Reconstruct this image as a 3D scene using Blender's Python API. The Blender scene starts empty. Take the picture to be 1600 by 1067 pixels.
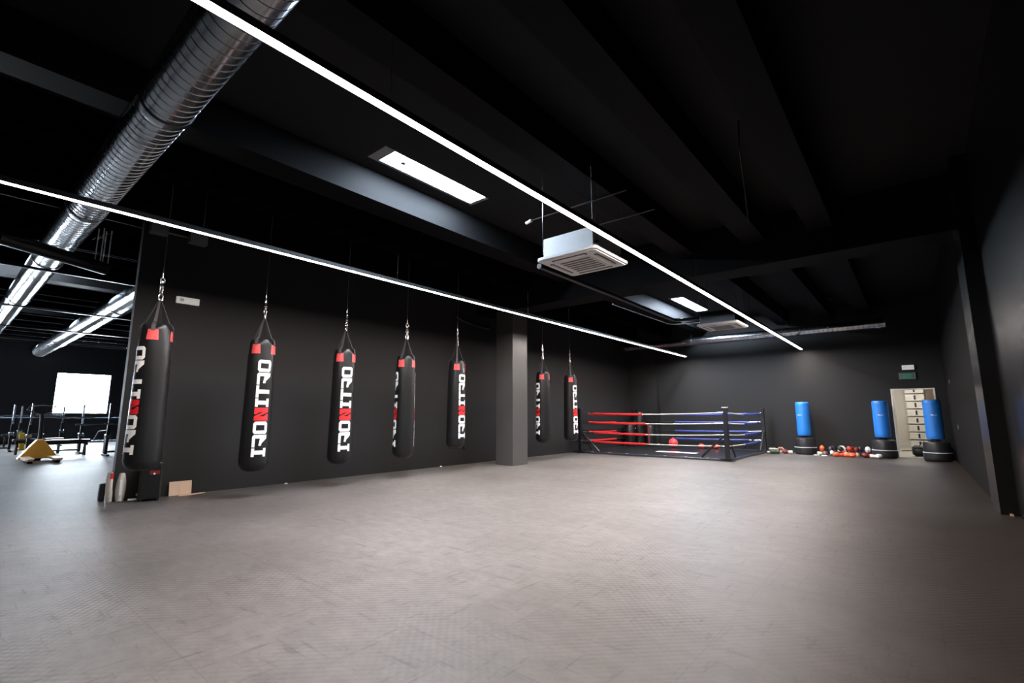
import bpy, bmesh, math, random
from mathutils import Vector, Matrix
random.seed(7)
S = bpy.context.scene
COL = S.collection
PI = math.pi
R = math.radians

# ------------------------------------------------------------------ camera
cd = bpy.data.cameras.new('camera'); cam = bpy.data.objects.new('camera', cd); COL.objects.link(cam)
cd.sensor_fit = 'HORIZONTAL'; cd.sensor_width = 36.0; cd.lens = 36.0*750/1600
cd.clip_start = 0.05; cd.clip_end = 200
cam.location = (0, 0, 1.25)
cam.rotation_euler = (R(90+8.755), 0, R(39.70))
S.camera = cam
# ------------------------------------------------------------------ world, exposure
w = bpy.data.worlds.new('world'); S.world = w; w.use_nodes = True
w.node_tree.nodes['Background'].inputs[0].default_value = (0.55, 0.72, 1.0, 1)
w.node_tree.nodes['Background'].inputs[1].default_value = 1.0
vs = S.view_settings; vs.view_transform = 'Standard'; vs.look = 'None'; vs.gamma = 1; vs.exposure = 0.0; vs.use_curve_mapping = False
STRIP_POWER = 216.0      # radiance of the two LED lines
SKY_POWER = 190.0         # radiance of the opal skylight panes
GYM_SKY_POWER = 45.0
WINDOW_POWER = 68.0      # radiance of the blown out gym windows

# ------------------------------------------------------------------ materials
def mat(name, base, rough=0.6, metal=0.0, spec=0.5, emit=None, power=0.0, bump=None, noise=None, coat=0.0):
    m = bpy.data.materials.new(name); m.use_nodes = True
    nt = m.node_tree; b = nt.nodes['Principled BSDF']
    b.inputs['Base Color'].default_value = (*base, 1); b.inputs['Roughness'].default_value = rough
    b.inputs['Metallic'].default_value = metal; b.inputs['Specular IOR Level'].default_value = spec
    b.inputs['Coat Weight'].default_value = coat
    if emit:
        b.inputs['Emission Color'].default_value = (*emit, 1); b.inputs['Emission Strength'].default_value = power
    tc = nt.nodes.new('ShaderNodeTexCoord')
    if noise:                                    # (scale, amount) soft colour variation of the surface itself
        n = nt.nodes.new('ShaderNodeTexNoise'); n.inputs['Scale'].default_value = noise[0]; n.inputs['Detail'].default_value = 5
        nt.links.new(tc.outputs['Object'], n.inputs['Vector'])
        mx = nt.nodes.new('ShaderNodeMix'); mx.data_type = 'RGBA'
        mx.inputs[6].default_value = (*[c*(1-noise[1]) for c in base], 1)
        mx.inputs[7].default_value = (*[min(1, c*(1+noise[1])) for c in base], 1)
        nt.links.new(n.outputs['Fac'], mx.inputs[0]); nt.links.new(mx.outputs[2], b.inputs['Base Color'])
    if bump:                                     # (scale, strength)
        n = nt.nodes.new('ShaderNodeTexNoise'); n.inputs['Scale'].default_value = bump[0]; n.inputs['Detail'].default_value = 3
        nt.links.new(tc.outputs['Object'], n.inputs['Vector'])
        bp = nt.nodes.new('ShaderNodeBump'); bp.inputs['Strength'].default_value = bump[1]; bp.inputs['Distance'].default_value = 0.01
        nt.links.new(n.outputs['Fac'], bp.inputs['Height']); nt.links.new(bp.outputs['Normal'], b.inputs['Normal'])
    return m

M = {}
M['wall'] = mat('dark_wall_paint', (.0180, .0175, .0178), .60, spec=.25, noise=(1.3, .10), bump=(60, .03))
M['farwall'] = mat('matt_dark_wall_paint', (.013, .012, .0115), .7, spec=.04, noise=(1.3, .1))
M['gloss'] = mat('satin_black_wall_paint', (.008, .0078, .0076), .27, noise=(1.3, .1), bump=(40, .03))
M['column'] = mat('grey_column_paint', (.070, .067, .065), .30, noise=(1.3, .08), bump=(60, .03))
M['gymwall'] = mat('navy_black_paint', (.018, .020, .026), .6, noise=(1, .1))
M['ceil'] = mat('black_ceiling_paint', (.008, .008, .0085), .8, spec=.25, noise=(.8, .15))
M['joist'] = mat('black_joist_paint', (.0085, .0085, .009), .6, spec=.05, noise=(1.1, .12))
M['dimjoist'] = mat('shade_darkened_joist_paint', (.003, .003, .0032), .9, spec=.0, noise=(1, .2))  # joists towards the gym, coloured darker in place of deeper shade
M['black'] = mat('black_plastic', (.012, .012, .013), .45)
M['matblack'] = mat('matt_black_rod', (.012, .012, .012), .9, spec=.05)
M['blackmetal'] = mat('black_powder_coat', (.013, .013, .015), .35, metal=.2)
M['leather'] = mat('black_vinyl', (.008, .008, .0085), .36, spec=.4, noise=(3, .2), bump=(9, .35))
M['white'] = mat('white_print', (.80, .80, .80), .5, noise=(40, .03))
M['red'] = mat('red_print', (.62, .018, .022), .45, noise=(40, .06))
M['redpatch'] = mat('red_patch', (.60, .06, .06), .5, noise=(60, .3))
M['strap'] = mat('black_webbing', (.030, .028, .028), .6, bump=(150, .3))
M['chrome'] = mat('chrome', (.75, .75, .76), .22, metal=1)
M['steel'] = mat('galvanised_duct', (.50, .52, .55), .21, metal=1, noise=(2.5, .1), bump=(1.6, .05))
M['acwhite'] = mat('off_white_plastic', (.72, .70, .69), .5, noise=(30, .02))
M['acdark'] = mat('grille_grey', (.10, .095, .095), .6)
M['galv'] = mat('galvanised_box', (.78, .79, .80), .5, metal=0, noise=(5, .08))
M['skyframe'] = mat('skylight_frame_grey', (.20, .20, .21), .55)
M['opal'] = mat('opal_pane', (.8, .8, .8), .4, emit=(.70, .84, 1.0), power=SKY_POWER)
M['gymopal'] = mat('gym_opal_pane', (.8, .8, .8), .4, emit=(.72, .86, 1.0), power=GYM_SKY_POWER)
M['pane'] = mat('bright_window_glass', (.8, .8, .8), .2, emit=(.80, .90, 1.0), power=WINDOW_POWER)
M['led'] = mat('led_diffuser', (.8, .8, .8), .4, emit=(1.0, .90, .845), power=STRIP_POWER)
M['alu'] = mat('black_aluminium', (.02, .02, .02), .4, metal=.4)
M['blue'] = mat('blue_vinyl', (.022, .20, .66), .42, noise=(8, .06))
M['basegrey'] = mat('black_tub_plastic', (.022, .022, .023), .38)
M['mat'] = mat('ring_canvas', (.012, .012, .013), .30, noise=(2, .2), spec=.5)
M['trimblue'] = mat('ring_edge_trim', (.035, .042, .06), .3, noise=(20, .2))
M['redrope'] = mat('red_rope_cover', (.55, .022, .025), .42, noise=(12, .1))
M['bluerope'] = mat('blue_rope_cover', (.04, .06, .27), .42, noise=(12, .1))
M['whiterope'] = mat('white_rope', (.46, .45, .42), .6, bump=(80, .4))
M['redball'] = mat('red_rubber', (.70, .05, .06), .4, noise=(5, .05))
M['wood'] = mat('beige_board', (.58, .42, .31), .6, noise=(6, .07))
M['orange'] = mat('orange_yellow_paint', (.92, .43, .06), .5, noise=(5, .08))
M['tan'] = mat('worn_fork_paint', (.62, .42, .25), .5, noise=(12, .15))
M['padwhite'] = mat('ivory_vinyl', (.66, .62, .57), .5, noise=(20, .15))
M['bar'] = mat('blued_steel', (.45, .50, .58), .25, metal=1)
M['benchpad'] = mat('glossy_black_vinyl', (.03, .03, .033), .2)
M['yellow'] = mat('yellow_plastic', (.75, .5, .02), .5)
M['emer'] = mat('emergency_light_casing', (.62, .60, .58), .5, emit=(1, .97, .92), power=.25)
M['signgreen'] = mat('green_sign', (.01, .12, .07), .5)
M['signgrey'] = mat('sign_casing', (.13, .14, .14), .5)
M['signline'] = mat('pale_sign_print', (.25, .5, .38), .5)
M['corr'] = mat('cream_paint', (.72, .69, .62), .6, noise=(3, .05))
M['locker'] = mat('white_locker', (.74, .73, .68), .5, noise=(6, .06))
M['corrfloor'] = mat('pale_concrete', (.42, .40, .36), .6, noise=(3, .2))
M['brown'] = mat('brown_panel', (.22, .17, .12), .6)
M['glow'] = mat('corridor_lamp', (.8, .8, .8), .5, emit=(1, .96, .90), power=75)

def glove_mat(name, c): return mat(name, c, .4, noise=(25, .15))
M['gred'] = glove_mat('red_glove_vinyl', (.62, .05, .02))
M['gorange'] = glove_mat('orange_red_glove_vinyl', (.85, .12, .03))
M['gblack'] = glove_mat('black_glove_vinyl', (.02, .022, .028))
M['gwhite'] = glove_mat('white_glove_vinyl', (.68, .66, .62))
M['gdark'] = glove_mat('maroon_glove_vinyl', (.16, .015, .015))
M['gpeach'] = glove_mat('peach_glove_vinyl', (.62, .36, .26))
M['ggreen'] = glove_mat('dark_green_glove_vinyl', (.045, .09, .055))
M['gbrown'] = glove_mat('brown_glove_vinyl', (.14, .08, .06))

def floor_material():
    m = bpy.data.materials.new('rubber_mat_floor'); m.use_nodes = True
    nt = m.node_tree; b = nt.nodes['Principled BSDF']; L = nt.links; N = nt.nodes.new
    tc = N('ShaderNodeTexCoord')
    def mp(sc, rot=0):
        q = N('ShaderNodeMapping'); q.inputs['Scale'].default_value = sc; q.inputs['Rotation'].default_value = (0, 0, rot)
        L.new(tc.outputs['Object'], q.inputs['Vector']); return q
    def noise(scale, detail, vec, rough=.55):
        n = N('ShaderNodeTexNoise'); n.inputs['Scale'].default_value = scale; n.inputs['Detail'].default_value = detail
        n.inputs['Roughness'].default_value = rough; L.new(vec.outputs[0], n.inputs['Vector']); return n
    def ramp(src, a, bb, c0, c1):
        r = N('ShaderNodeValToRGB'); r.color_ramp.elements[0].position = a; r.color_ramp.elements[1].position = bb
        r.color_ramp.elements[0].color = (*c0, 1); r.color_ramp.elements[1].color = (*c1, 1); L.new(src, r.inputs[0]); return r
    def mul(a, bb, f=1.0):
        x = N('ShaderNodeMix'); x.data_type = 'RGBA'; x.blend_type = 'MULTIPLY'; x.inputs[0].default_value = f
        L.new(a, x.inputs[6]); L.new(bb, x.inputs[7]); return x.outputs[2]
    base = ramp(noise(.55, 6, mp((1, 1, 1))).outputs['Fac'], .3, .72, (.106, .093, .085), (.173, .156, .146)).outputs[0]
    # uneven wear at arm's length
    c = mul(base, ramp(noise(5, 8, mp((1, 1.6, 1)), .7).outputs['Fac'], .28, .7, (.70, .69, .68), (1.16, 1.16, 1.16)).outputs[0])
    # dark short scuffs, two directions
    c = mul(c, ramp(noise(2.6, 5, mp((9, 1.0, 1), .6), .65).outputs['Fac'], .33, .42, (.60, .59, .58), (1, 1, 1)).outputs[0])
    c = mul(c, ramp(noise(2.2, 5, mp((1.0, 8, 1), -.5), .65).outputs['Fac'], .33, .41, (.62, .61, .60), (1, 1, 1)).outputs[0])
    # mats of one metre, each a slightly different tone, thin seams
    br = N('ShaderNodeTexBrick'); br.offset = 0.0; br.inputs['Scale'].default_value = 1.0
    br.inputs['Brick Width'].default_value = 1.0; br.inputs['Row Height'].default_value = 1.0
    br.inputs['Mortar Size'].default_value = .006; br.inputs['Mortar Smooth'].default_value = .4
    br.inputs['Color1'].default_value = (1, 1, 1, 1); br.inputs['Color2'].default_value = (.90, .90, .90, 1); br.inputs['Mortar'].default_value = (.72, .72, .72, 1)
    L.new(mp((1, 1, 1), .0).outputs[0], br.inputs['Vector'])
    c = mul(c, br.outputs['Color'], .8)
    # browner mats along the right wall, with light falloff painted into their tone
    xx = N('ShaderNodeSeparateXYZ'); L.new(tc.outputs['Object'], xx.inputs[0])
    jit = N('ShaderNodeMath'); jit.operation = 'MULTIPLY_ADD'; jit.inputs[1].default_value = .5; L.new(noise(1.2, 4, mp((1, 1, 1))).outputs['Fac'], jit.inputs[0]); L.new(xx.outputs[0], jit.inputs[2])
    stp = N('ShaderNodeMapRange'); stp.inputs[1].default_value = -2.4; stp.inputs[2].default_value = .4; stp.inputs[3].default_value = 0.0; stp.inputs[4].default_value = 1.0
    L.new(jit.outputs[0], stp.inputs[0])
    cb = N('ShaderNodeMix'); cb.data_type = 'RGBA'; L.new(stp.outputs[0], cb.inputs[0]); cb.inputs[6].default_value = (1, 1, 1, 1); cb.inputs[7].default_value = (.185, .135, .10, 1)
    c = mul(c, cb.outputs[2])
    # small pale worn specks
    c2 = N('ShaderNodeMix'); c2.data_type = 'RGBA'; L.new(ramp(noise(7.5, 6, mp((1, 2.2, 1), .3), .7).outputs['Fac'], .68, .74, (0, 0, 0), (.5, .5, .5)).outputs[0], c2.inputs[0])
    L.new(c, c2.inputs[6]); c2.inputs[7].default_value = (.33, .31, .30, 1); c = c2.outputs[2]
    # dimmer light in the left foreground, painted into the mat colour
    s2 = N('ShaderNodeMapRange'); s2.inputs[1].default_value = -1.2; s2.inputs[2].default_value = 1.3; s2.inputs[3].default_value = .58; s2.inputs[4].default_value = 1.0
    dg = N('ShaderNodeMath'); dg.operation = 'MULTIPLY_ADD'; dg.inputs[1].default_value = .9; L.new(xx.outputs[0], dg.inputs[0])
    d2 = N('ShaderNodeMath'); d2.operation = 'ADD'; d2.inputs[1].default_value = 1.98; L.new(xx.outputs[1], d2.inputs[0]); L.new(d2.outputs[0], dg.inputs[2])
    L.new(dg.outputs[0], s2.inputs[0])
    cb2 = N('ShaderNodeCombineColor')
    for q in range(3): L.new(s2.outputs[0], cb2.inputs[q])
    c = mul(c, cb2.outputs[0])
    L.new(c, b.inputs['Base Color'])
    # low studs: product of two sines, 4.5 cm pitch
    sx = N('ShaderNodeSeparateXYZ'); L.new(tc.outputs['Object'], sx.inputs[0])
    def sine(out, pitch):
        a = N('ShaderNodeMath'); a.operation = 'MULTIPLY'; a.inputs[1].default_value = 2*PI/pitch; L.new(out, a.inputs[0])
        s = N('ShaderNodeMath'); s.operation = 'SINE'; L.new(a.outputs[0], s.inputs[0]); return s.outputs[0]
    pr = N('ShaderNodeMath'); pr.operation = 'MULTIPLY'; L.new(sine(sx.outputs[0], .062), pr.inputs[0]); L.new(sine(sx.outputs[1], .062), pr.inputs[1])
    n2 = noise(.8, 3, mp((1, 1, 1)))
    amp = ramp(n2.outputs['Fac'], .38, .62, (0, 0, 0), (1, 1, 1))
    pa = N('ShaderNodeMath'); pa.operation = 'MULTIPLY'; L.new(pr.outputs[0], pa.inputs[0]); L.new(amp.outputs[0], pa.inputs[1])
    n3 = noise(14, 6, mp((1, 1, 1)))
    ad = N('ShaderNodeMath'); ad.operation = 'ADD'; L.new(pa.outputs[0], ad.inputs[0]); L.new(n3.outputs['Fac'], ad.inputs[1])
    bp = N('ShaderNodeBump'); bp.inputs['Strength'].default_value = .22; bp.inputs['Distance'].default_value = .006
    L.new(ad.outputs[0], bp.inputs['Height']); L.new(bp.outputs[0], b.inputs['Normal'])
    b.inputs['Roughness'].default_value = .52; b.inputs['Specular IOR Level'].default_value = .33
    return m
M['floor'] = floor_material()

# ------------------------------------------------------------------ mesh helpers
class MB:
    def __init__(s): s.bm = bmesh.new()
    def quad(s, pts):
        return s.bm.faces.new([s.bm.verts.new(p) for p in pts])
    def box(s, x0, y0, z0, x1, y1, z1, m=None):
        v = [s.bm.verts.new((x, y, z)) for x in (x0, x1) for y in (y0, y1) for z in (z0, z1)]
        if m is not None:
            for q in v: q.co = m @ q.co
        for f in ((0, 1, 3, 2), (4, 6, 7, 5), (0, 4, 5, 1), (2, 3, 7, 6), (0, 2, 6, 4), (1, 5, 7, 3)):
            s.bm.faces.new([v[i] for i in f])
        return s
    def prism(s, poly, z0, z1, m=None):
        a = [s.bm.verts.new((x, y, z0)) for x, y in poly]; b = [s.bm.verts.new((x, y, z1)) for x, y in poly]
        if m is not None:
            for q in a+b: q.co = m @ q.co
        n = len(poly); s.bm.faces.new(a[::-1]); s.bm.faces.new(b)
        for i in range(n): s.bm.faces.new((a[i], a[(i+1) % n], b[(i+1) % n], b[i]))
        return s
    def tube(s, pts, r, seg=10, closed=False, radii=None):
        pts = [Vector(p) for p in pts]; n = len(pts); rings = []
        up = None
        for i, p in enumerate(pts):
            if closed: t = pts[(i+1) % n]-pts[i-1]
            else: t = pts[min(i+1, n-1)]-pts[max(i-1, 0)]
            t.normalize()
            if up is None:
                up = Vector((0, 0, 1)) if abs(t.z) < .9 else Vector((1, 0, 0))
            a = t.cross(up).normalized(); b = t.cross(a).normalized(); up = -b if (-b).dot(up) > 0 else b
            rr = radii[i] if radii else r
            rings.append([s.bm.verts.new(p+rr*(math.cos(2*PI*k/seg)*a+math.sin(2*PI*k/seg)*up)) for k in range(seg)])
        m = n if closed else n-1
        for i in range(m):
            A, B = rings[i], rings[(i+1) % n]
            for k in range(seg): s.bm.faces.new((A[k], A[(k+1) % seg], B[(k+1) % seg], B[k]))
        if not closed: s.bm.faces.new(rings[0][::-1]); s.bm.faces.new(rings[-1])
        return s
    def ring(s, c, r, rt, axis='z', seg=20, sy=1.0, m=None):
        pts = []
        for k in range(seg):
            a = 2*PI*k/seg; x, y = r*math.cos(a), r*sy*math.sin(a)
            p = {'z': (x, y, 0), 'x': (0, x, y), 'y': (x, 0, y)}[axis]
            pts.append(Vector(c)+Vector(p))
        s.tube(pts, rt, 8, closed=True); return s
    def lathe(s, prof, seg=32, c=(0, 0), m=None):
        rings = []
        for r, z in prof:
            if r < 1e-6: rings.append([s.bm.verts.new((c[0], c[1], z))])
            else: rings.append([s.bm.verts.new((c[0]+r*math.cos(2*PI*k/seg), c[1]+r*math.sin(2*PI*k/seg), z)) for k in range(seg)])
        for A, B in zip(rings, rings[1:]):
            for k in range(seg):
                q = [A[k % len(A)], A[(k+1) % len(A)], B[(k+1) % len(B)], B[k % len(B)]]
                q = list(dict.fromkeys(q))
                if len(q) > 2: s.bm.faces.new(q)
        if m is not None:
            for R_ in rings:
                for v in R_: v.co = m @ v.co
        return s
    def ball(s, c, r, sc=(1, 1, 1), rot=None, seg=16):
        prof = [(math.sin(PI*i/10), -math.cos(PI*i/10)) for i in range(11)]
        prof[0] = (0, -1); prof[-1] = (0, 1)
        m = Matrix.Translation(c) @ (rot or Matrix()) @ Matrix.Diagonal((r*sc[0], r*sc[1], r*sc[2], 1))
        s.lathe(prof, seg, m=m); return s
    def build(s, name, m, parent=None, smooth=False, bevel=0, loc=None, kind=None):
        bmesh.ops.recalc_face_normals(s.bm, faces=s.bm.faces)
        me = bpy.data.meshes.new(name); s.bm.to_mesh(me); s.bm.free()
        if smooth:
            for p in me.polygons: p.use_smooth = True
        me.materials.append(m)
        o = bpy.data.objects.new(name, me); COL.objects.link(o)
        if parent: o.parent = parent
        if loc: o.location = loc
        if bevel:
            b = o.modifiers.new('b', 'BEVEL'); b.width = bevel; b.segments = 2; b.limit_method = 'ANGLE'; b.angle_limit = R(50)
        if smooth:
            try:
                me.set_sharp_from_angle(angle=R(42))
            except Exception: pass
        if kind: o['kind'] = kind
        return o

def thing(name, label, cat, loc=(0, 0, 0), rz=0, group=None):
    o = bpy.data.objects.new(name, None); COL.objects.link(o); o.location = loc; o.rotation_euler = (0, 0, rz)
    o.empty_display_size = .1
    o['label'] = label; o['category'] = cat
    if group: o['group'] = group
    return o
def tag(o, label, cat, group=None):
    o['label'] = label; o['category'] = cat
    if group: o['group'] = group
    return o
def struct(name, mb, m, **k): return mb.build(name, m, kind='structure', **k)
def dup(root, loc, rz=None, label=None, group=None):
    r = root.copy(); COL.objects.link(r); r.location = loc
    if rz is not None: r.rotation_euler = (0, 0, rz)
    if label: r['label'] = label
    if group: r['group'] = group
    for ch in list(root.children):
        c = ch.copy(); COL.objects.link(c); c.parent = r
        for g in list(ch.children):
            d = g.copy(); COL.objects.link(d); d.parent = c
    return r

# ------------------------------------------------------------------ the room shell
ZC, ZJ, ZX = 4.90, 4.44, 4.0          # slab underside, joist underside, cross-beam underside
XL, XR, YB = -9.15, .77, 19.0
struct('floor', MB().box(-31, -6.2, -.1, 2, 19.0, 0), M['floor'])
SKYL = [(-5.65, -5.22, 3.58, 5.68), (-5.65, -5.22, 14.5, 17.1)]
GSKY = [(-15.35, -14.9, -2.6, 1.75), (-20.9, -20.4, -2, 2.2), (-29.7, -29.2, 1.0, 8.0), (-12.6, -12.15, -3.6, -.4), (-23.6, -23.1, 5.0, 7.5)]
def slab():
    mb = MB()
    holes = SKYL+GSKY
    xs = sorted(set([-31, 2]+[h[0] for h in holes]+[h[1] for h in holes]))
    for a, b in zip(xs, xs[1:]):
        hs = sorted([h for h in holes if h[0] <= a+1e-6 and h[1] >= b-1e-6], key=lambda h: h[2])
        y = -6.2
        for h in hs:
            mb.box(a, y, ZC, b, h[2], ZC+.12); y = h[3]
        mb.box(a, y, ZC, b, 19.4, ZC+.12)
    return mb
struct('ceiling', slab(), M['ceil'])
struct('wall_left', MB().box(XL-.13, 1.86, 0, XL, 19.2, ZC), M['wall'])
struct('wall_right', MB().box(.77, 9.88, 0, 1.1, 19.2, ZC), M['farwall'])
struct('wall_right_near', MB().box(.89, -6.2, 0, 1.1, 8.9, ZC), M['gloss'])
wb = MB().box(XL-.2, YB, 0, -.52, YB+.2, ZC).box(.52, YB, 0, .8, YB+.2, ZC).box(-.52, YB, 2.06, .52, YB+.2, ZC)
struct('wall_back', wb, M['wall'])
struct('wall_front', MB().box(-31, -6.3, 0, 1.1, -6.1, ZC), M['wall'])
GX = -30.6
wins = [(3.63, 5.68, 1.31, 3.26), (-.9, .9, 1.31, 3.26), (-4.6, -2.6, 1.31, 3.26)]  # last two windows are out of view, added to brighten the gym floor
gw = MB(); ys = -6.2
for (a, b, z0, z1) in sorted(wins):
    gw.box(GX-.25, ys, 0, GX, a, ZC); gw.box(GX-.25, a, 0, GX, b, z0); gw.box(GX-.25, a, z1, GX, b, ZC); ys = b
gw.box(GX-.25, ys, 0, GX, 10.2, ZC)
struct('wall_gym_far', gw, M['gymwall'])
struct('wall_gym_side', MB().box(GX, 10, 0, XL-.2, 10.2, ZC), M['gymwall'])
for i, (a, b, z0, z1) in enumerate(wins):
    o = struct('window_%d' % (i+1), MB().box(GX-.14, a, z0, GX-.12, b, z1), M['pane'])
    f = MB()
    for (y0, y1, q0, q1) in ((a, b, z0, z0+.05), (a, b, z1-.05, z1), (a, a+.05, z0+.05, z1-.05), (b-.05, b, z0+.05, z1-.05)):
        f.box(GX-.16, y0, q0, GX-.02, y1, q1)
    f.build('window_frame', M['gymwall'], o)
# column and corner pilaster on the left wall, pilaster on the right wall
struct('wall_left_column', MB().box(-8.44, 9.51, 0, -7.87, 10.12, ZX), M['column'], bevel=.01)
struct('wall_corner_pilaster', MB().box(XL, 18.72, 0, -7.95, YB, ZC), M['wall'])
struct('wall_right_pilaster', MB().box(.72, 8.9, 0, 1.1, 9.88, ZC), M['gloss'])
# joists and cross-beams
n = 0
jx = [-.76, -1.80, -3.09] + [-5.92-1.38*k for k in range(18)]
for x in jx:
    for (y0, y1) in ((-6.1, 9.5), (10.15, 19.0)):
        if x < XL-.2 and y0 > 10: continue
        n += 1
        struct('trim_%d' % n, MB().prism([(x, y0), (x, y1), (x-.38, y1), (x-.38, y0)], ZJ, ZC-.001), M['joist'] if x > -6.5 else (M['wall'] if abs(x+15.58) < .1 else M['dimjoist']))  # one gym joist takes the lighter wall paint to boost its skylit side
for (x0, x1, y0, y1, z) in ((XL, .77, 9.5, 10.15, ZX), (XL, .89, -6.1, -5.5, ZX)):
    n += 1; struct('trim_%d' % n, MB().box(x0, y0, z, x1, y1, ZC-.001), M['joist'])
n += 1; struct('trim_%d' % n, MB().box(GX, -6.1, 4.60, GX+.10, 9.9, 4.65), M['bar'])
n += 1; struct('trim_%d' % n, MB().box(GX, -6.1, 4.66, GX+.06, 9.9, ZC-.001), mat('painted_lit_wall_band', (.16, .19, .23), .5))  # bluish light along the top of the gym wall, painted as a pale band
# skylights
def skylight(h, label, pane):
    x0, x1, y0, y1 = h
    t = thing('skylight', label, 'skylight', ((x0+x1)/2, (y0+y1)/2, ZC), 0, 'skylights in the black ceiling')
    a, b = (x1-x0)/2, (y1-y0)/2
    f = MB(); zz = -.004
    for (q0, r0, q1, r1) in ((-a, -b, a, -b+.17), (-a, b-.08, a, b), (-a, -b+.17, -a+.05, b-.08), (a-.02, -b+.17, a, b-.08)):
        f.box(q0+.001, r0+.001, zz, q1-.001, r1-.001, .14)
    f.build('skylight_frame', M['skyframe'], t)
    MB().box(-a+.04, -b+.15, .004, a-.015, b-.07, .03).build('skylight_pane', pane, t)
    return t
k1 = skylight(SKYL[0], 'long bright rectangular skylight over the middle of the boxing hall', M['opal'])
MB().lathe([(0, -.02), (.035, -.02), (.045, 0), (.045, .03), (0, .03)], 14, c=(0.04, -.62)).build('smoke_sensor', M['black'], k1, smooth=True)
skylight(SKYL[1], 'small bright skylight high above the second ceiling air conditioner', M['opal'])
for i, h in enumerate(GSKY[:3]):
    skylight(h, ['skylight pane washing the first gym ceiling joist beside the wide duct', 'gym skylight between the two round ducts', 'gym skylight running along the far window wall'][i], M['gymopal'])
for h in GSKY[3:]:
    skylight(h, 'gym skylight out of direct sight ' + ('near the wall end' if h[0] > -20 else 'towards the window wall'), M['gymopal'])

# ------------------------------------------------------------------ LED lines
def led(x, y0, y1, label):
    t = thing('led_light_line', label, 'ceiling light', (x, 0, 3.45), 0, 'long suspended white led lines')
    MB().box(-.040, y0, .010, .040, y1, .060).box(-.040, y0, .003, -.034, y1, .010).box(.034, y0, .003, .040, y1, .010).build('housing', M['alu'], t)
    MB().box(-.033, y0+.01, .006, .033, y1-.01, .0099).build('diffuser', M['led'], t)
    for y in (1.9, 4.8, 8.4, 12.0, 15.6, y1-.4):
        MB().tube([(0, y, .058), (0, y, ZC-3.45)], .0018, 6).build('hanger', M['alu'], t)
    return t
led(-6.50, .12, 18.2, 'long white led line running above the row of punching bags')
led(-2.74, .58, 18.6, 'long white led line passing above the ceiling air conditioner')

# ------------------------------------------------------------------ ducts
def duct_mb(L, r, pitch=.115, rib=.005):
    """spiral duct along +X from 0 to L with small raised seams"""
    prof = []; x = 0
    while x < L:
        prof += [(r, x), (r, x+pitch*.86), (r+rib, x+pitch*.90), (r+rib, x+pitch*.96)]
        x += pitch
    prof.append((r, L))
    m = Matrix.Rotation(R(90), 4, 'Y')
    mb = MB(); mb.lathe([(0.001, 0)]+prof+[(0.001, L)], 48, m=m); return mb
def duct(name, label, x0, x1, y, z, r, collars=(), pitch=.115):
    t = thing(name, label, 'air duct', (x0, y, z), 0, 'galvanised round ventilation ducts')
    duct_mb(x1-x0, r, pitch).build('duct_pipe', M['steel'], t, smooth=True)
    mz = Matrix.Rotation(R(90), 4, 'Y')
    for c in collars:
        MB().lathe([(r-.01, c-x0-.05), (r+.014, c-x0-.05), (r+.018, c-x0), (r+.014, c-x0+.05), (r-.01, c-x0+.05)], 48, m=mz).build('collar', M['steel'], t, smooth=True)
        MB().tube([(c-x0, 0, r+.01), (c-x0, 0, ZC-z)], .004, 6).build('hanger', M['blackmetal'], t)
    return t
duct('ventilation_duct', 'wide shiny spiral duct crossing above both light lines', -30.5, .3, 1.09, 4.13, .218, (-2.2, -5.1, -8.6, -12.0, -16.5, -21.0, -26.0))
duct('ventilation_duct', 'bright duct in the gym ceiling behind the wall end', -30.5, -9.6, 2.95, 4.15, .26, (-12.2, -16.0, -20.0, -25.0))
duct('ventilation_duct', 'thin dull duct running along the back wall above the ring', -9.0, -.47, 18.0, 3.985, .145, (-6.2, -3.0, -.6), .13)

# ------------------------------------------------------------------ dark tube on rods at the wall end, gym tie bars
t = thing('hanging_black_tube', 'thick black tube hanging from four thin rods near the wall end', 'tube', (0, 0, 0))
a = Vector((-9.67, 1.54, 3.55)); b = Vector((-8.93, .30, 3.55))
MB().tube([a, b], .095, 20).build('tube_body', M['blackmetal'], t, smooth=True)
d = (b-a).normalized()
for k, (s_, e_) in enumerate(((.02, -.05), (.02, .05), (.14, -.05), (.14, .05))):
    side = Vector((-d.y, d.x, 0))*e_
    p = a+d*s_+side
    MB().tube([p+Vector((0, 0, -.05)), p+Vector((0, 0, .62))], .008, 8).build('rod', M['galv'], t, smooth=True)
for e_ in (-.05, .05):
    side = Vector((-d.y, d.x, 0))*e_
    MB().tube([a+side+Vector((0, 0, .60)), a+side-d*.06+Vector((0, -.22, .45))], .0055, 8).build('brace_rod', M['bar'], t, smooth=True)
for x, lab in ((-11.4, 'thin black tie bar passing nearest below the gym ducts'), (-15.7, 'middle thin black tie bar below the gym ducts'), (-19.4, 'lowest looking thin black tie bar below the gym ducts')):
    tag(MB().box(x-.03, -5.9, 3.73, x+.03, 9.95, 3.77).build('tie_bar', M['blackmetal']), lab, 'bar', 'tie bars under the gym ceiling')
for x, lab in ((-10.2, 'thin steel cable strung highest across the gym ceiling'), (-13.3, 'thin steel cable strung between two gym tie bars'), (-24.0, 'thin steel cable strung across the gym far from the wall end')):
    tag(MB().tube([(x, -5.9, 3.9), (x, 9.95, 3.9)], .008, 8).build('ceiling_cable', M['bar']), lab, 'cable', 'steel cables under the gym ceiling')
for x in (-9.8, -12.0, -17.4, -18.3, -21.2, -22.6, -25.6, -27.0):
    tag(MB().tube([(x, -5.9, 4.40), (x, 9.95, 4.40)], .009, 8).build('ceiling_cable', M['bar']), 'one of the thin added lines drawing lit joist edges under the gym ceiling', 'cable', 'added lines for lit joist edges in the gym')  # thin bright lines added to draw the lit edges of the gym joists

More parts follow.
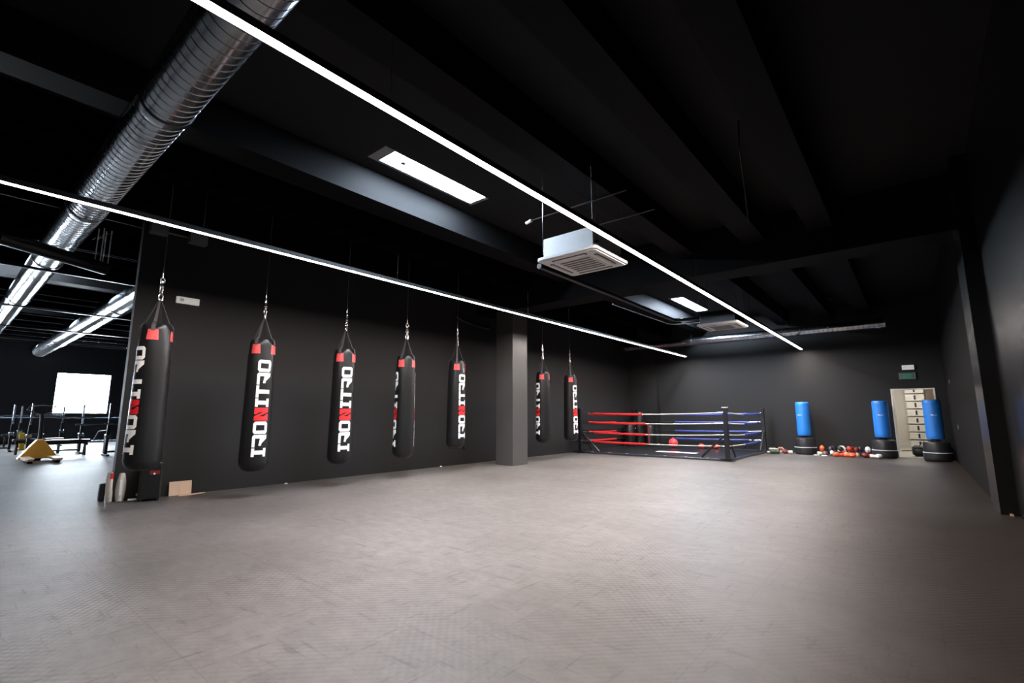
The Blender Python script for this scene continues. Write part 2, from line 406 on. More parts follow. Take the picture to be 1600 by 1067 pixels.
# ------------------------------------------------------------------ punching bags
Z0, ZT = .42, 2.37
def rad(z):           # body radius by height
    t = (z-Z0)/(ZT-Z0)
    if t < .07:
        q = 1-t/.07; return .212*math.sqrt(max(0, 1-q*q*.75))
    if t > .90: return .192-.012*((t-.90)/.10)
    return .212-.020*(t-.07)/.83
def bag_body():
    mb = MB(); bm = mb.bm; seg = 64; rows = []
    zs = [Z0+(ZT-Z0)*q for q in (0, .006, .02, .04, .07, .15, .25, .35, .45, .55, .65, .72, .79, .85, .90, .95, 1.0)]
    def row(f):
        rows.append([bm.verts.new(f(2*PI*k/seg)) for k in range(seg)])
    for z in zs: row(lambda a, z=z: ((rad(z)+(.0035*math.cos(8*a+1)*max(0, (z-2.0)/.3)))*math.cos(a), (rad(z)+(.0035*math.cos(8*a+1)*max(0, (z-2.0)/.3)))*math.sin(a), z))
    # gathered top: four lobes pulled in towards the straps, notches between
    def lobe(a): return (.5+.5*math.cos(4*a))
    for (dz, dr) in ((.035, .000), (.070, .006), (.095, .020), (.100, .045)):
        def f(a, dz=dz, dr=dr):
            l = lobe(a); r = .180-dr*(.7+.5*(1-l)) - .014*(1-l)*dz/.15; z = ZT+dz*(.60+.40*l)
            return (r*math.cos(a), r*math.sin(a), z)
        row(f)
    for (r, z) in ((.115, ZT+.04), (.10, ZT-.06), (.03, ZT-.07)):
        row(lambda a, r=r, z=z: (r*math.cos(a), r*math.sin(a), z))
    for A, B in zip(rows, rows[1:]):
        for k in range(seg): bm.faces.new((A[k], A[(k+1) % seg], B[(k+1) % seg], B[k]))
    bm.faces.new(rows[0][::-1]); bm.faces.new(rows[-1])
    return mb
# letters as convex quads in (u, v): u = reading direction (up the bag), v = letter height (0 foot .. 1 head)
s = .20
I_ = [(.42, [(0, 0), (.42, 0), (.42, .2), (0, .2)]), (0, [(.11, .2), (.31, .2), (.31, .80), (.11, .80)]), (0, [(0, .80), (.42, .80), (.42, 1), (0, 1)])]
O_ = [(.62, [(0, .12), (.10, 0), (.17, 0), (.17, 1), (.10, 1), (0, .88)]), (0, [(.45, 0), (.52, 0), (.62, .12), (.62, .88), (.52, 1), (.45, 1)]), (0, [(.17, 0), (.45, 0), (.45, .20), (.17, .20)]), (0, [(.17, .80), (.45, .80), (.45, 1), (.17, 1)])]
R_ = [(.62, [(0, .80), (.44, .80), (.44, 1), (0, 1)]), (0, [(.44, .52), (.62, .44), (.62, .90), (.54, 1), (.44, 1)]), (0, [(.08, .36), (.44, .36), (.44, .54), (.08, .54)]), (0, [(.42, .36), (.24, .36), (.44, 0), (.62, 0)]), (0, [(.44, .36), (.42, .36), (.62, 0), (.62, .44), (.44, .52)])]
R_ = [(.62, [(0, .80), (.44, .80), (.44, 1), (0, 1)]), (0, [(.44, .48), (.62, .40), (.62, .90), (.54, 1), (.44, 1)]), (0, [(.08, .38), (.44, .30), (.44, .48), (.08, .56)]), (0, [(.20, .355), (.44, 0), (.64, 0), (.44, .30)]), (0, [(.44, .30), (.62, .03), (.62, .40), (.44, .48)])]
T_ = [(.62, [(0, .80), (.62, .80), (.62, 1), (0, 1)]), (0, [(.21, 0), (.41, 0), (.41, .80), (.21, .80)])]
N_ = [(.66, [(0, 0), (.22, 0), (.22, .46), (0, .62)]), (0, [(0, .62), (.22, .46), (.22, 1), (0, 1)]), (0, [(.44, 0), (.66, 0), (.66, 1), (.44, 1)]), (0, [(.22, .70), (.22, 1), (.44, .38), (.44, 0)]), (0, [(.22, 0), (.34, 0), (.34, .14), (.22, .3)]), (0, [(.33, 1), (.44, 1), (.44, .62), (.33, .86)])]
WORD = [('I', I_), ('R', R_), ('O', O_), ('N', N_), ('I', I_), ('T', T_), ('R', R_), ('O', O_)]
def logo(side):
    """vertical wordmark on one side; returns white and red mesh builders"""
    wm, rm = MB(), MB(); gap = .045
    total = sum(g[0][0] for _, g in WORD)+gap*7
    z_a, z_b = .645, 2.135; k = (z_b-z_a)/total; H = .205
    for side in (side,):
        u0 = 0
        for ch, g in WORD:
            mb = rm if ch == 'N' else wm
            for _, poly in g:
                vmin = min(p[1] for p in poly); vmax = max(p[1] for p in poly)
                # slice the polygon in v so that it bends with the bag
                ns = max(1, int(math.ceil((vmax-vmin)/.1)))
                for i in range(ns):
                    a0 = vmin+(vmax-vmin)*i/ns; a1 = vmin+(vmax-vmin)*(i+1)/ns
                    q = clip(clip(poly, a0, True), a1, False)
                    if len(q) < 3: continue
                    us = [p[0] for p in q]
                    pts = []
                    for (u, v) in q:
                        z = z_a+(u0+u)*k; r = rad(z)+.0022
                        if z > 2.0: r += .0035
                        th = side-(v-.5)*H/.205      # head of the letters to the left when facing it
                        pts.append((r*math.cos(th), r*math.sin(th), z))
                    try: mb.quad(pts)
                    except ValueError: pass
            u0 += g[0][0]+gap
    return wm, rm
def clip(poly, a, above):
    out = []
    for i in range(len(poly)):
        p, q = poly[i], poly[(i+1) % len(poly)]
        ip = (p[1] >= a-1e-9) if above else (p[1] <= a+1e-9); iq = (q[1] >= a-1e-9) if above else (q[1] <= a+1e-9)
        if ip: out.append(p)
        if ip != iq and abs(q[1]-p[1]) > 1e-9:
            t_ = (a-p[1])/(q[1]-p[1]); out.append((p[0]+t_*(q[0]-p[0]), a))
    res = []
    for p in out:
        if not res or (abs(p[0]-res[-1][0])+abs(p[1]-res[-1][1])) > 1e-6: res.append(p)
    if len(res) > 1 and abs(res[0][0]-res[-1][0])+abs(res[0][1]-res[-1][1]) < 1e-6: res.pop()
    return res
def band(mb, path, widths, th=.006):
    """flat strap along a path in the XZ plane (y is the width direction)"""
    A = []
    for (x, z), w_ in zip(path, widths):
        A.append([mb.bm.verts.new((x, -w_/2, z)), mb.bm.verts.new((x, w_/2, z)), mb.bm.verts.new((x-th, w_/2, z)), mb.bm.verts.new((x-th, -w_/2, z))])
    for P, Q in zip(A, A[1:]):
        for k in range(4): mb.bm.faces.new((P[k], P[(k+1) % 4], Q[(k+1) % 4], Q[k]))
    mb.bm.faces.new(A[0]); mb.bm.faces.new(A[-1][::-1])
def make_bag():
    t = thing('punching_bag', 'x', 'punching bag')
    bag_body().build('bag_body', M['leather'], t, smooth=True)
    for side in (0, PI):
        wm, rm = logo(side)
        o = wm.build('white_lettering', M['white'], t, smooth=True); o['label'] = 'white block lettering running up the bag'
        o = rm.build('red_letter', M['red'], t, smooth=True); o['label'] = 'red block letter N in the middle of the lettering'
    for k in range(4):
        a = R(45+90*k)
        # patch
        mb = MB(); nn = 6
        for i in range(nn):
            for j in range(3):
                th0 = -.37+.74*i/nn; th1 = -.37+.74*(i+1)/nn
                za, zb = 2.235+.15*j/3, 2.235+.15*(j+1)/3
                pt = lambda th, z: ((rad(min(z, ZT))+.006)*math.cos(th), (rad(min(z, ZT))+.006)*math.sin(th), z)
                sh = lambda th, z: pt(th*(1-.12*(z-2.235)/.15), z)
                mb.quad([sh(th0, za), sh(th1, za), sh(th1, zb), sh(th0, zb)])
        p = mb.build('red_patch', M['redpatch'], t, smooth=True); p.rotation_euler = (0, 0, a)
        mb = MB()
        band(mb, [(.196, 2.375), (.193, 2.41), (.186, 2.455), (.165, 2.485), (.140, 2.50), (.012, 2.84)], [.050, .048, .046, .044, .040, .022])
        p = mb.build('strap', M['strap'], t); p.rotation_euler = (0, 0, a)
    # shackle, links and swivel
    mb = MB(); mb.tube([(-.035, 0, 2.835), (.035, 0, 2.835)], .011, 10)
    mb.ring((0, 0, 2.872), .028, .009, 'y', 18, 1.9)
    mb.build('shackle', M['chrome'], t, smooth=True)
    for i, (z, ax) in enumerate(((2.935, 'x'), (2.985, 'y'))):
        mb = MB(); mb.ring((0, 0, z), .020, .0075, ax, 14, 1.7); mb.build('chain_link', M['chrome'], t, smooth=True)
    mb = MB(); mb.lathe([(0, 3.01), (.02, 3.012), (.028, 3.03), (.02, 3.05), (.014, 3.06), (.014, 3.085), (.024, 3.09), (.024, 3.10), (0, 3.10)], 14)
    mb.ring((0, 0, 3.115), .028, .008, 'y', 16, 1.6); mb.build('swivel', M['chrome'], t, smooth=True)
    MB().tube([(0, 0, 3.14), (0, 0, 3.24)], .008, 8).build('ferrule', M['chrome'], t, smooth=True)
    MB().tube([(0, 0, 3.23), (0, 0, ZC)], .0045, 6).build('hanging_cable', M['acdark'], t)
    return t
BX = -8.0
bags = [(1.905, .02, -58, 'largest looking punching bag, hanging at the open end of the wall'),
        (3.33, -.02, 17, 'punching bag second from the wall end, between two other bags near the small white board'),
        (4.80, -.02, 19, 'third punching bag from the wall end with its lettering facing out'),
        (6.20, -.01, -74, 'fourth punching bag, its lettering turned away to both edges'),
        (7.65, .02, 45, 'punching bag hanging just before the grey column'),
        (11.0, .0, -55, 'punching bag hanging just behind the grey column'),
        (12.41, .0, 52, 'farthest punching bag, beside the corner post of the boxing ring')]
bag0 = make_bag()
for i, (y, dz, ang, lab) in enumerate(bags):
    face = math.atan2(-y, -BX)                 # direction from the bag to where one stands
    rz = face-R(-ang)*1.0
    rz = face+R(ang)
    if i == 0:
        bag0.location = (BX, y, dz); bag0.rotation_euler = (0, 0, rz); bag0['label'] = lab; bag0['group'] = 'black punching bags along the left wall'
        r = bag0
    else:
        r = dup(bag0, (BX, y, dz), rz, lab)
    kz = {0: .955, 4: .955, 5: .955, 6: .96}.get(i, 1.0)       # some of the bags are a little shorter
    for ch in r.children:
        if ch.name.split('.')[0] in ('bag_body', 'white_lettering', 'red_letter', 'red_patch'):
            ch.scale = (1, 1, kz); ch.location = (0, 0, 2.45*(1-kz))
# ------------------------------------------------------------------ ceiling air conditioners
def make_ac():
    t = thing('ceiling_air_conditioner', 'x', 'air conditioner', group='square cassette air conditioners')
    h = .475
    def sq(a, c=.07):
        return [(-a+c, -a), (a-c, -a), (a, -a+c), (a, a-c), (a-c, a), (-a+c, a), (-a, a-c), (-a, -a+c)]
    mb = MB(); mb.prism(sq(h, .035), 0, .045); mb.prism(sq(h-.03, .03), -.012, 0)
    mb.build('panel', M['acwhite'], t, bevel=.006)
    for k in range(4):
        mb = MB(); mb.box(-.27, .335, -.019, .27, .385, -.011)
        o = mb.build('air_slot', M['acdark'], t); o.rotation_euler = (0, 0, k*PI/2)
        mb = MB(); mb.box(-.25, .350, -.026, .25, .366, -.018)
        f = mb.build('flap', M['acwhite'], t); f.rotation_euler = (0, 0, k*PI/2)
    g = MB(); g.box(-.26, -.26, -.020, .26, .26, -.012)
    gr = g.build('grille', M['acwhite'], t)
    for k in range(6):
        y = -.215+k*.086
        MB().box(-.235, y-.022, -.024, .235, y+.022, -.0195).build('grille_slot', M['acdark'], gr)
    MB().box(-.40, -.40, .045, .40, .40, .33).build('unit_body', M['galv'], t, bevel=.004)
    for (x, y) in ((-.44, -.36), (-.44, .36), (.44, -.36), (.44, .36)):
        mb = MB(); mb.tube([(x, y, .12), (x, y, ZC-3.4)], .0028, 8); mb.box(x-.04*(1 if x > 0 else -1)-.02, y-.02, .11, x+.02, y+.02, .125)
        mb.build('hanging_rod', M['chrome'] if (x, y) == (-.44, -.36) else M['matblack'], t)
    for z in (.13, .22):
        mb = MB(); mb.tube([(-.40, -.25, z), (-.47, -.25, z), (-.50, -.25, z-.01)], .022, 10); mb.tube([(-.47, -.25, z-.03), (-.47, -.25, z+.05)], .03, 10)
        mb.build('valve', M['chrome'], t, smooth=True)
    return t
ac = make_ac(); ac.location = (-3.44, 5.73, 3.40); ac['label'] = 'large looking white square cassette air conditioner under the first skylight'
ac2 = dup(ac, (-3.42, 12.2, 3.40), 0, 'white square cassette air conditioner small in the distance by the second skylight')
for ch in ac2.children:
    if ch.name.startswith('unit_body'):
        ch.material_slots[0].link = 'OBJECT'; ch.material_slots[0].material = M['blackmetal']; ch['label'] = 'unit body with its shade painted dark'  # far unit coloured dark to stand for its unlit side
# insulated pipes between the two units and thin conduits
tag(MB().tube([(-4.49, 6.1, 3.66), (-4.49, 8.5, 3.66), (-4.55, 10.5, 3.68), (-4.55, 12.0, 3.68), (-4.35, 12.02, 3.66), (-3.9, 11.95, 3.63)], .045, 12).build('insulated_pipe', M['blackmetal'], smooth=True), 'black insulated pipe leading to the far air conditioner', 'pipe')
tag(MB().tube([(-4.70, 9.0, 3.58), (-4.70, 12.0, 3.60), (-4.55, 12.15, 3.6), (-3.92, 12.1, 3.56)], .018, 10).build('copper_line', M['bar'], smooth=True), 'thin shiny line running beside the black pipe to the far air conditioner', 'pipe')
c = thing('ceiling_conduit', 'thin dark conduit with a white tip above the near air conditioner', 'conduit', group='thin conduits under the joists')
MB().tube([(-4.55, 5.98, 4.42), (-2.85, 5.98, 4.42)], .012, 8).build('conduit_pipe', M['basegrey'], c, smooth=True)
MB().tube([(-4.66, 5.98, 4.40), (-4.55, 5.98, 4.42)], .026, 10).build('white_tip', M['white'], c, smooth=True)
tag(MB().tube([(-4.58, 6.85, 4.42), (-2.80, 6.85, 4.42)], .012, 8).build('ceiling_conduit', M['basegrey'], smooth=True), 'thin dark conduit just behind the white tipped one', 'conduit', 'thin conduits under the joists')
tag(MB().tube([(-1.18, 5.32, 4.45), (-1.2, 5.35, 4.15), (-1.30, 5.9, 3.95), (-1.33, 6.1, 3.6), (-1.33, 6.12, 3.55)], .008, 8).build('loose_cable', M['blackmetal'], smooth=True), 'loose black cable dangling from the dark ceiling', 'cable')
tag(MB().tube([(-9.115, 8.70, 3.86), (-9.08, 8.85, 3.76), (-9.03, 9.2, 3.70), (-9.03, 9.6, 3.66), (-9.06, 9.86, 3.68), (-9.115, 9.98, 3.82)], .035, 12, radii=[.035]*6).build('flexible_hose', M['blackmetal'], smooth=True), 'black flexible hose curving along the wall beside the column', 'hose')
MBh = MB(); MBh.ring((-1.73, 17.3, 4.80), .10, .022, 'z', 20); MBh.lathe([(0, 4.84), (.05, 4.84), (.06, ZC)], 14, c=(-1.73, 17.3))
tag(MBh.build('ceiling_bracket_ring', M['blackmetal'], smooth=True), 'small black ring fixed under the ceiling past the cross-beam', 'bracket')

# ------------------------------------------------------------------ boxes and lamps on the left wall
t = thing('wall_control_box', 'grey double box joined by a conduit high on the wall above the first bag', 'box', (XL, 2.3, 4.2))
MB().box(0, -.38, -.07, .14, -.14, .13).build('left_box', M['signgrey'], t, bevel=.005)
MB().box(0, .16, -.09, .14, .42, .11).build('right_box', M['signgrey'], t, bevel=.005)
MB().tube([(.05, -.14, 0), (.05, .16, 0)], .018, 8).build('conduit', M['signgrey'], t)
t = thing('emergency_light', 'pale oblong emergency light on the wall above the second bag gap', 'emergency light', (XL, 2.55, 3.13), group='oblong emergency lights')
MB().box(0, -.165, -.055, .05, .165, .055).build('casing', M['emer'], t, bevel=.008)
MB().ball((.052, -.09, 0), .03, (.5, 1, 1)).build('indicator_lens', M['white'], t, smooth=True)
tag(MB().box(XL, 9.02, .39, XL+.03, 9.12, .47).build('wall_socket', M['black'], bevel=.004), 'small black wall socket low on the wall beside the column', 'socket')
t = thing('emergency_light', 'small pale emergency light on the back wall above the green sign', 'emergency light', (-.03, YB, 2.70), group='oblong emergency lights')
MB().box(-.145, -.05, -.07, .145, 0, .07).build('casing', M['emer'], t, bevel=.006)
MB().box(-.12, -.056, -.03, -.06, -.05, .03).build('indicator_lens', M['white'], t)
t = thing('exit_sign', 'dark green exit sign with pale bars above the back door', 'sign', (-.07, YB, 2.44))
MB().box(-.20, -.04, -.10, .20, 0, .10).build('sign_casing', M['signgrey'], t, bevel=.004)
MB().box(-.135, -.046, -.085, .135, -.04, .085).build('sign_face', M['signgreen'], t)
for z in (-.055, -.005, .045):
    MB().box(-.12, -.049, z-.006, .12, -.046, z+.006).build('sign_bar', M['signline'], t)
for (y, z) in ((15.7, .98), (16.7, 2.11)):
    tag(MB().box(XR-.02, y-.05, z-.05, XR, y+.05, z+.05).build('wall_switch', M['signgrey'], bevel=.003), 'small grey wall switch on the right wall, %s' % ('the lower one' if z < 1.5 else 'the upper one'), 'switch')
tag(MB().box(-.0, -.0, 0, .03, .10, .02).build('floor_scrap', M['tan'], loc=(.80, 8.82, 0.0)), 'small tan scrap on the floor at the foot of the right pilaster', 'scrap')
# paper bits along the left wall
tag(MB().ball((-9.02, 8.15, .018), .03, (1, 1.3, .55)).build('paper_scrap', M['white'], smooth=True), 'tiny white paper scrap at the wall foot below the fifth bag', 'paper')
tag(MB().ball((-9.0, 4.35, .014), .022, (1, 1.3, .6)).build('paper_scrap', M['white'], smooth=True), 'tiny white paper scrap at the wall foot beside the second bag', 'paper')

# ------------------------------------------------------------------ things on the floor at the wall end
t = thing('black_storage_box', 'upright black box with a small red mark under the first punching bag', 'box', (-8.93, 2.26, 0), R(-14))
MB().box(-.15, -.135, .03, .15, .135, .56).build('box_body', M['black'], t, bevel=.02)
MB().box(.150, -.115, .06, .157, .115, .52).build('front_panel', M['leather'], t, bevel=.002)
MB().box(.157, -.02, .385, .160, .10, .44).build('red_mark', M['gdark'], t)
MB().ball((.160, .035, .395), .014, (.4, 1, 1)).build('small_light', M['white'], t, smooth=True)
for (x, y) in ((-.11, -.1), (.11, -.1), (-.11, .1), (.11, .1)):
    MB().lathe([(0, 0), (.022, 0), (.022, .03), (0, .03)], 12, c=(x, y)).build('foot', M['black'], t)
MB().tube([(-.1, -.135, .06), (-.1, -.16, .06)], .045, 14).build('wheel', M['black'], t, smooth=True)
t = thing('beige_board', 'small beige board leaning on the wall with a piece folded on the floor', 'board', (-9.10, 2.70, 0))
m = Matrix.Rotation(R(-8), 4, 'Y')
MB().box(.02, -.15, 0, .035, -.01, .215, m).build('board_panel', M['wood'], t)
MB().box(.024, -.01, 0, .040, .155, .215, m).build('board_panel', M['wood'], t)
MB().prism([(.045, -.04), (.05, .35), (.14, .12), (.14, -.04)], 0.002, .014).build('board_flap', M['wood'], t)
# white curved pads leaning at the wall end
def shell(mb, w_, h_, depth, th, m):
    nu, nv = 10, 10; G = []
    for lay in (0, 1):
        g = []
        for i in range(nu+1):
            r_ = []
            for j in range(nv+1):
                u = -1+2*i/nu; v = j/nv
                ww = w_*(.35+.65*math.sin(PI*min(1, max(0, .12+.80*v)))**.6)
                x = u*ww/2; y = depth*(1-u*u)+lay*th*(1-u**4*.7); z = v*h_
                r_.append(mb.bm.verts.new(m @ Vector((x, y, z))))
            g.append(r_)
        G.append(g)
    for g in G:
        for i in range(nu):
            for j in range(nv): mb.bm.faces.new((g[i][j], g[i+1][j], g[i+1][j+1], g[i][j+1]))
    for i in range(nu):
        for j in (0, nv): mb.bm.faces.new((G[0][i][j], G[0][i+1][j], G[1][i+1][j], G[1][i][j]))
    for j in range(nv):
        for i in (0, nu): mb.bm.faces.new((G[0][i][j], G[0][i][j+1], G[1][i][j+1], G[1][i][j]))
t = thing('white_shin_guard', 'larger white curved pad leaning upright at the wall end by the black box', 'pad', (-9.12, 1.95, 0.0), R(-100), 'white curved pads at the wall end')
mb = MB(); shell(mb, .125, .40, .05, .035, Matrix.Rotation(R(10), 4, 'X')); mb.build('pad_shell', M['padwhite'], t, smooth=True)
mb = MB(); mb.box(-.018, .085, .08, .018, .10, .30, Matrix.Rotation(R(10), 4, 'X')); mb.build('pad_rib', M['white'], t, bevel=.004)
t = thing('white_shin_guard', 'narrow white curved pad edge-on beside the larger one at the wall end', 'pad', (-9.20, 1.835, 0.0), R(-75), 'white curved pads at the wall end')
mb = MB(); shell(mb, .085, .42, .05, .03, Matrix.Rotation(R(6), 4, 'X')); mb.build('pad_shell', M['padwhite'], t, smooth=True)
mb = MB(); mb.box(-.02, .03, .33, .02, .05, .41); mb.build('red_tab', M['red'], t)
tag(MB().box(-.05, -.035, 0, .05, .035, .26).build('black_pad', M['gblack'], bevel=.02, loc=(-9.36, 1.78, 0)), 'small black pad standing on the gym side of the white pads', 'pad')
tag(MB().tube([(-9.02, 2.03, .022), (-8.98, 2.12, .022)], .018, 10).build('white_roll', M['white'], smooth=True), 'small white roll lying between the white pads and black box', 'roll')

# ------------------------------------------------------------------ boxing ring
RX0, RX1, RY0, RY1 = -8.85, -4.10, 14.30, 18.62
ring = thing('boxing_ring', 'floor boxing ring with black posts and red, white and blue ropes', 'boxing ring', ((RX0+RX1)/2, (RY0+RY1)/2, 0))
ox, oy = (RX0+RX1)/2, (RY0+RY1)/2
hx, hy = (RX1-RX0)/2, (RY1-RY0)/2
MB().box(-hx, -hy, 0.0, hx, hy, .052).build('ring_mat', M['mat'], ring)
for (a0, b0, a1, b1) in ((-hx-.09, -hy-.09, hx+.09, -hy), (-hx-.09, hy, hx+.09, hy+.09), (-hx-.09, -hy, -hx, hy), (hx, -hy, hx+.09, hy)):
    MB().box(a0, b0, 0, a1, b1, .058).build('edge_rail', M['trimblue'], ring, bevel=.012)
o = MB().box(-6.80-ox, 15.70-oy, .053, -5.50-ox, 16.08-oy, .056).build('mat_stripe', M['white'], ring); o['label'] = 'short white stripe on the black mat'
for k in range(7):
    x = -hx+.5+k*.62
    MB().box(x-.03, -hy-.10, .0585, x+.03, -hy-.02, .066).build('tie_clip', M['galv'], ring)
posts = {'FL': (-hx, -hy), 'FR': (hx, -hy), 'BR': (hx, hy), 'BL': (-hx, hy)}
HP = 1.46
for k, (x, y) in posts.items():
    p = MB().box(x-.055, y-.055, .0, x+.055, y+.055, HP).build('corner_post', M['blackmetal'], ring, bevel=.006)
    MB().box(x-.07, y-.07, HP, x+.07, y+.07, HP+.025).build('post_cap', M['galv'] if k == 'FR' else M['blackmetal'], p, bevel=.004)
    MB().box(x-.17, y-.17, .059, x+.17, y+.17, .075).build('base_plate', M['blackmetal'], p)
    sx, sy = (-1 if x > 0 else 1), (-1 if y > 0 else 1)
    for (dx, dy) in ((sx*.72, 0), (0, sy*.72)):
        MB().tube([(x+dx*.05, y+dy*.05, .72), (x+dx, y+dy, .075)], .028, 8).build('brace', M['blackmetal'], ring)
zrope = [.40, .71, 1.03, 1.33]
def rope(a, b, z, parts, sag):
    """parts: list of (t0, t1, material, radius, name)"""
    A = Vector((*posts[a], z)); B = Vector((*posts[b], z))
    d_ = (B-A).normalized(); A = A+d_*.055; B = B-d_*.055
    def P(t_): return A.lerp(B, t_)+Vector((0, 0, -sag*4*t_*(1-t_)))
    first = None
    for (t0, t1, m_, r_, nm) in parts:
        ns = 10
        o = MB().tube([P(t0+(t1-t0)*i/ns) for i in range(ns+1)], r_, 10).build(nm, m_, ring if first is None or nm != 'turnbuckle' else ring, smooth=True)
        o['label'] = {'red_rope_cover': 'red padded rope cover', 'blue_rope_cover': 'blue padded rope cover', 'bare_rope': 'bare rope', 'turnbuckle': 'shiny turnbuckle'}[nm]
        first = o
TB = ('turnbuckle',)
for i, z in enumerate(zrope):
    sg = (.03, .05, .04, .05)[i]
    rope('FL', 'FR', z, [(0, .11, M['chrome'], .014, 'turnbuckle'), (.105, .50-.02*(i == 3), M['redrope'], .036, 'red_rope_cover'), (.49-.02*(i == 3), .95, M['whiterope'], .017, 'bare_rope'), (.945, 1, M['chrome'], .014, 'turnbuckle')], sg)
    rope('FL', 'BL', z, [(0, .12, M['chrome'], .014, 'turnbuckle'), (.115, .60, M['redrope'], .036, 'red_rope_cover'), (.60, 1, M['black'], .017, 'bare_rope')], sg)
    rope('BL', 'BR', z, [(0, .34, M['black'], .017, 'bare_rope'), (.34, .90, M['bluerope'], .036, 'blue_rope_cover'), (.90, 1, M['chrome'], .014, 'turnbuckle')], sg)
    rope('FR', 'BR', z, [(0, .42, M['whiterope'], .017, 'bare_rope'), (.42, .88, M['bluerope'], .036, 'blue_rope_cover'), (.88, 1, M['chrome'], .014, 'turnbuckle')], sg)
# vertical spacers of the ropes
for t_, m_ in ((.52, 'gdark'),):
    x = -hx+2*hx*t_
    MB().box(x-.025, -hy-.012, .38, x+.025, -hy+.012, 1.0).build('rope_spacer', M[m_], ring)
# corner padding of the far left corner
x, y = posts['BL']
for i, (dx, dy, zz, h_, r_) in enumerate(((.26, -.26, .06, 1.32, .20), (.05, -.70, .06, .85, .22), (.66, -.14, .06, .80, .19))):
    MB().lathe([(0, zz), (r_*.9, zz), (r_, zz+.05), (r_, zz+h_-.06), (r_*.85, zz+h_), (0, zz+h_)], 20, c=(x+dx, y+dy)).build('corner_pad', M['leather'], ring, smooth=True)
for i, (dx, dz) in enumerate(((.1, 1.32), (.12, 1.05), (.02, .80), (.14, .78), (.20, .55), (.05, .50), (.28, .28))):
    MB().tube([(x+dx+.06, y-.52, dz), (x+dx+.10, y-.56, dz-.07)], .018, 8).build('pad_buckle', M['chrome'], ring, smooth=True)

# things inside the ring
t = thing('red_ball', 'red rubber ball with a handle resting on the ring mat', 'ball', (-7.12, 18.1, .053))
MB().ball((0, 0, .17), .17, seg=24).build('ball_body', M['redball'], t, smooth=True)
MB().ring((0, 0, .335), .035, .012, 'y', 16, .7).build('ball_handle', M['redball'], t, smooth=True)

# ------------------------------------------------------------------ boxing gloves and other gear
def glove_meshes():
    a = MB()
    a.ball((0, 0, .075), .075, (1.05, 1.25, .95)); a.ball((0, -.055, .068), .06, (1.0, 1.1, .9)); a.ball((.062, -.015, .062), .034, (.9, 1.7, .9), Matrix.Rotation(R(-14), 4, 'Z'))
    body = a
    c_ = MB(); mm = Matrix.Translation((0, -.10, .066)) @ Matrix.Rotation(R(90), 4, 'X')
    c_.lathe([(.0, -.01), (.048, -.01), (.052, .04), (.056, .10), (.048, .11), (.04, .06), (0, .05)], 16, m=mm)
    return body, c_
def glove(body_m, cuff_m, label, loc, rz, rx=0, sc=1.0, group='boxing gloves piled along the back wall'):
    t_ = thing('boxing_glove', label, 'boxing glove', loc, rz, group); t_.rotation_euler = (rx, 0, rz); t_.scale = (sc, sc, sc)
    a, c_ = glove_meshes()
    a.build('glove_hand', M[body_m], t_, smooth=True)
    c_.build('cuff', M[cuff_m], t_, smooth=True)
    return t_
G = [('gdark', 'gwhite', -3.40, 18.16, 'f', 95, 'maroon boxing glove with white cuff left of the first blue bag'),
     ('ggreen', 'ggreen', -3.74, 18.02, 'f', 80, 'dark green boxing glove lying in the small pile by the ring'),
     ('ggreen', 'gblack', -3.44, 18.36, 'f', 110, 'dark green boxing glove with black cuff in the small pile'),
     ('gbrown', 'gwhite', -2.30, 18.20, 'f', -80, 'brown boxing glove at the start of the big pile'),
     ('gorange', 'gblack', -2.34, 18.48, 'u', -60, 'orange boxing glove propped up beside the first blue bag'),
     ('gblack', 'gblack', -2.14, 18.62, 's', 30, 'black boxing glove standing against the wall next to the propped orange one'),
     ('gblack', 'gred', -1.96, 18.40, 's', 80, 'black boxing glove with red cuff under the pale head guard'),
     ('gred', 'gdark', -1.72, 18.44, 's', 120, 'red boxing glove with maroon cuff deep in the pile'),
     ('gorange', 'gred', -1.97, 17.92, 'f', 98, 'bright orange boxing glove with red cuff at the front of the pile'),
     ('gpeach', 'gwhite', -1.74, 18.16, 'f', 160, 'peach boxing glove leaning in the middle of the pile'),
     ('gdark', 'gpeach', -1.52, 18.30, 'u', 40, 'maroon boxing glove with peach cuff standing in the pile'),
     ('gorange', 'gorange', -1.56, 17.86, 'f', -84, 'orange boxing glove with orange cuff at the front of the pile'),
     ('gblack', 'gblack', -1.42, 18.60, 'u', 15, 'all black boxing glove standing behind the orange ones'),
     ('gblack', 'gdark', -1.30, 18.24, 'f', 75, 'black boxing glove with maroon cuff at the right part of the pile'),
     ('gdark', 'gred', -1.26, 18.0, 'f', 92, 'maroon boxing glove with red cuff lying before a black one'),
     ('gwhite', 'gblack', -1.17, 18.62, 'u', -50, 'white boxing glove with black cuff standing near the second blue bag'),
     ('gblack', 'gwhite', -2.14, 18.16, 's', 20, 'black boxing glove with white cuff between the ivory mitts and the orange glove')]
for (bm_, cm_, x, y, pose, a, lab) in G:
    if pose == 'f': glove(bm_, cm_, lab, (x, y, .0), R(a), 0, .98)
    elif pose == 'u': glove(bm_, cm_, lab, (x, y, .20), R(a), R(78), .98)
    else: glove(bm_, cm_, lab, (x, y, .17), R(a), R(48), .98)
glove('gwhite', 'gwhite', 'all white boxing glove at the foot of the second blue bag', (-.93, 17.86, 0), R(-95), 0, .98)
glove('gred', 'gblack', 'red boxing glove lying on the ring mat by the far ropes', (-6.15, 18.3, .053), R(90), 0, 1.2, 'red gloves in the ring')
glove('gred', 'gdark', 'dark cuffed red boxing glove beside the other on the ring mat', (-5.62, 18.3, .053), R(-80), 0, 1.2, 'red gloves in the ring')
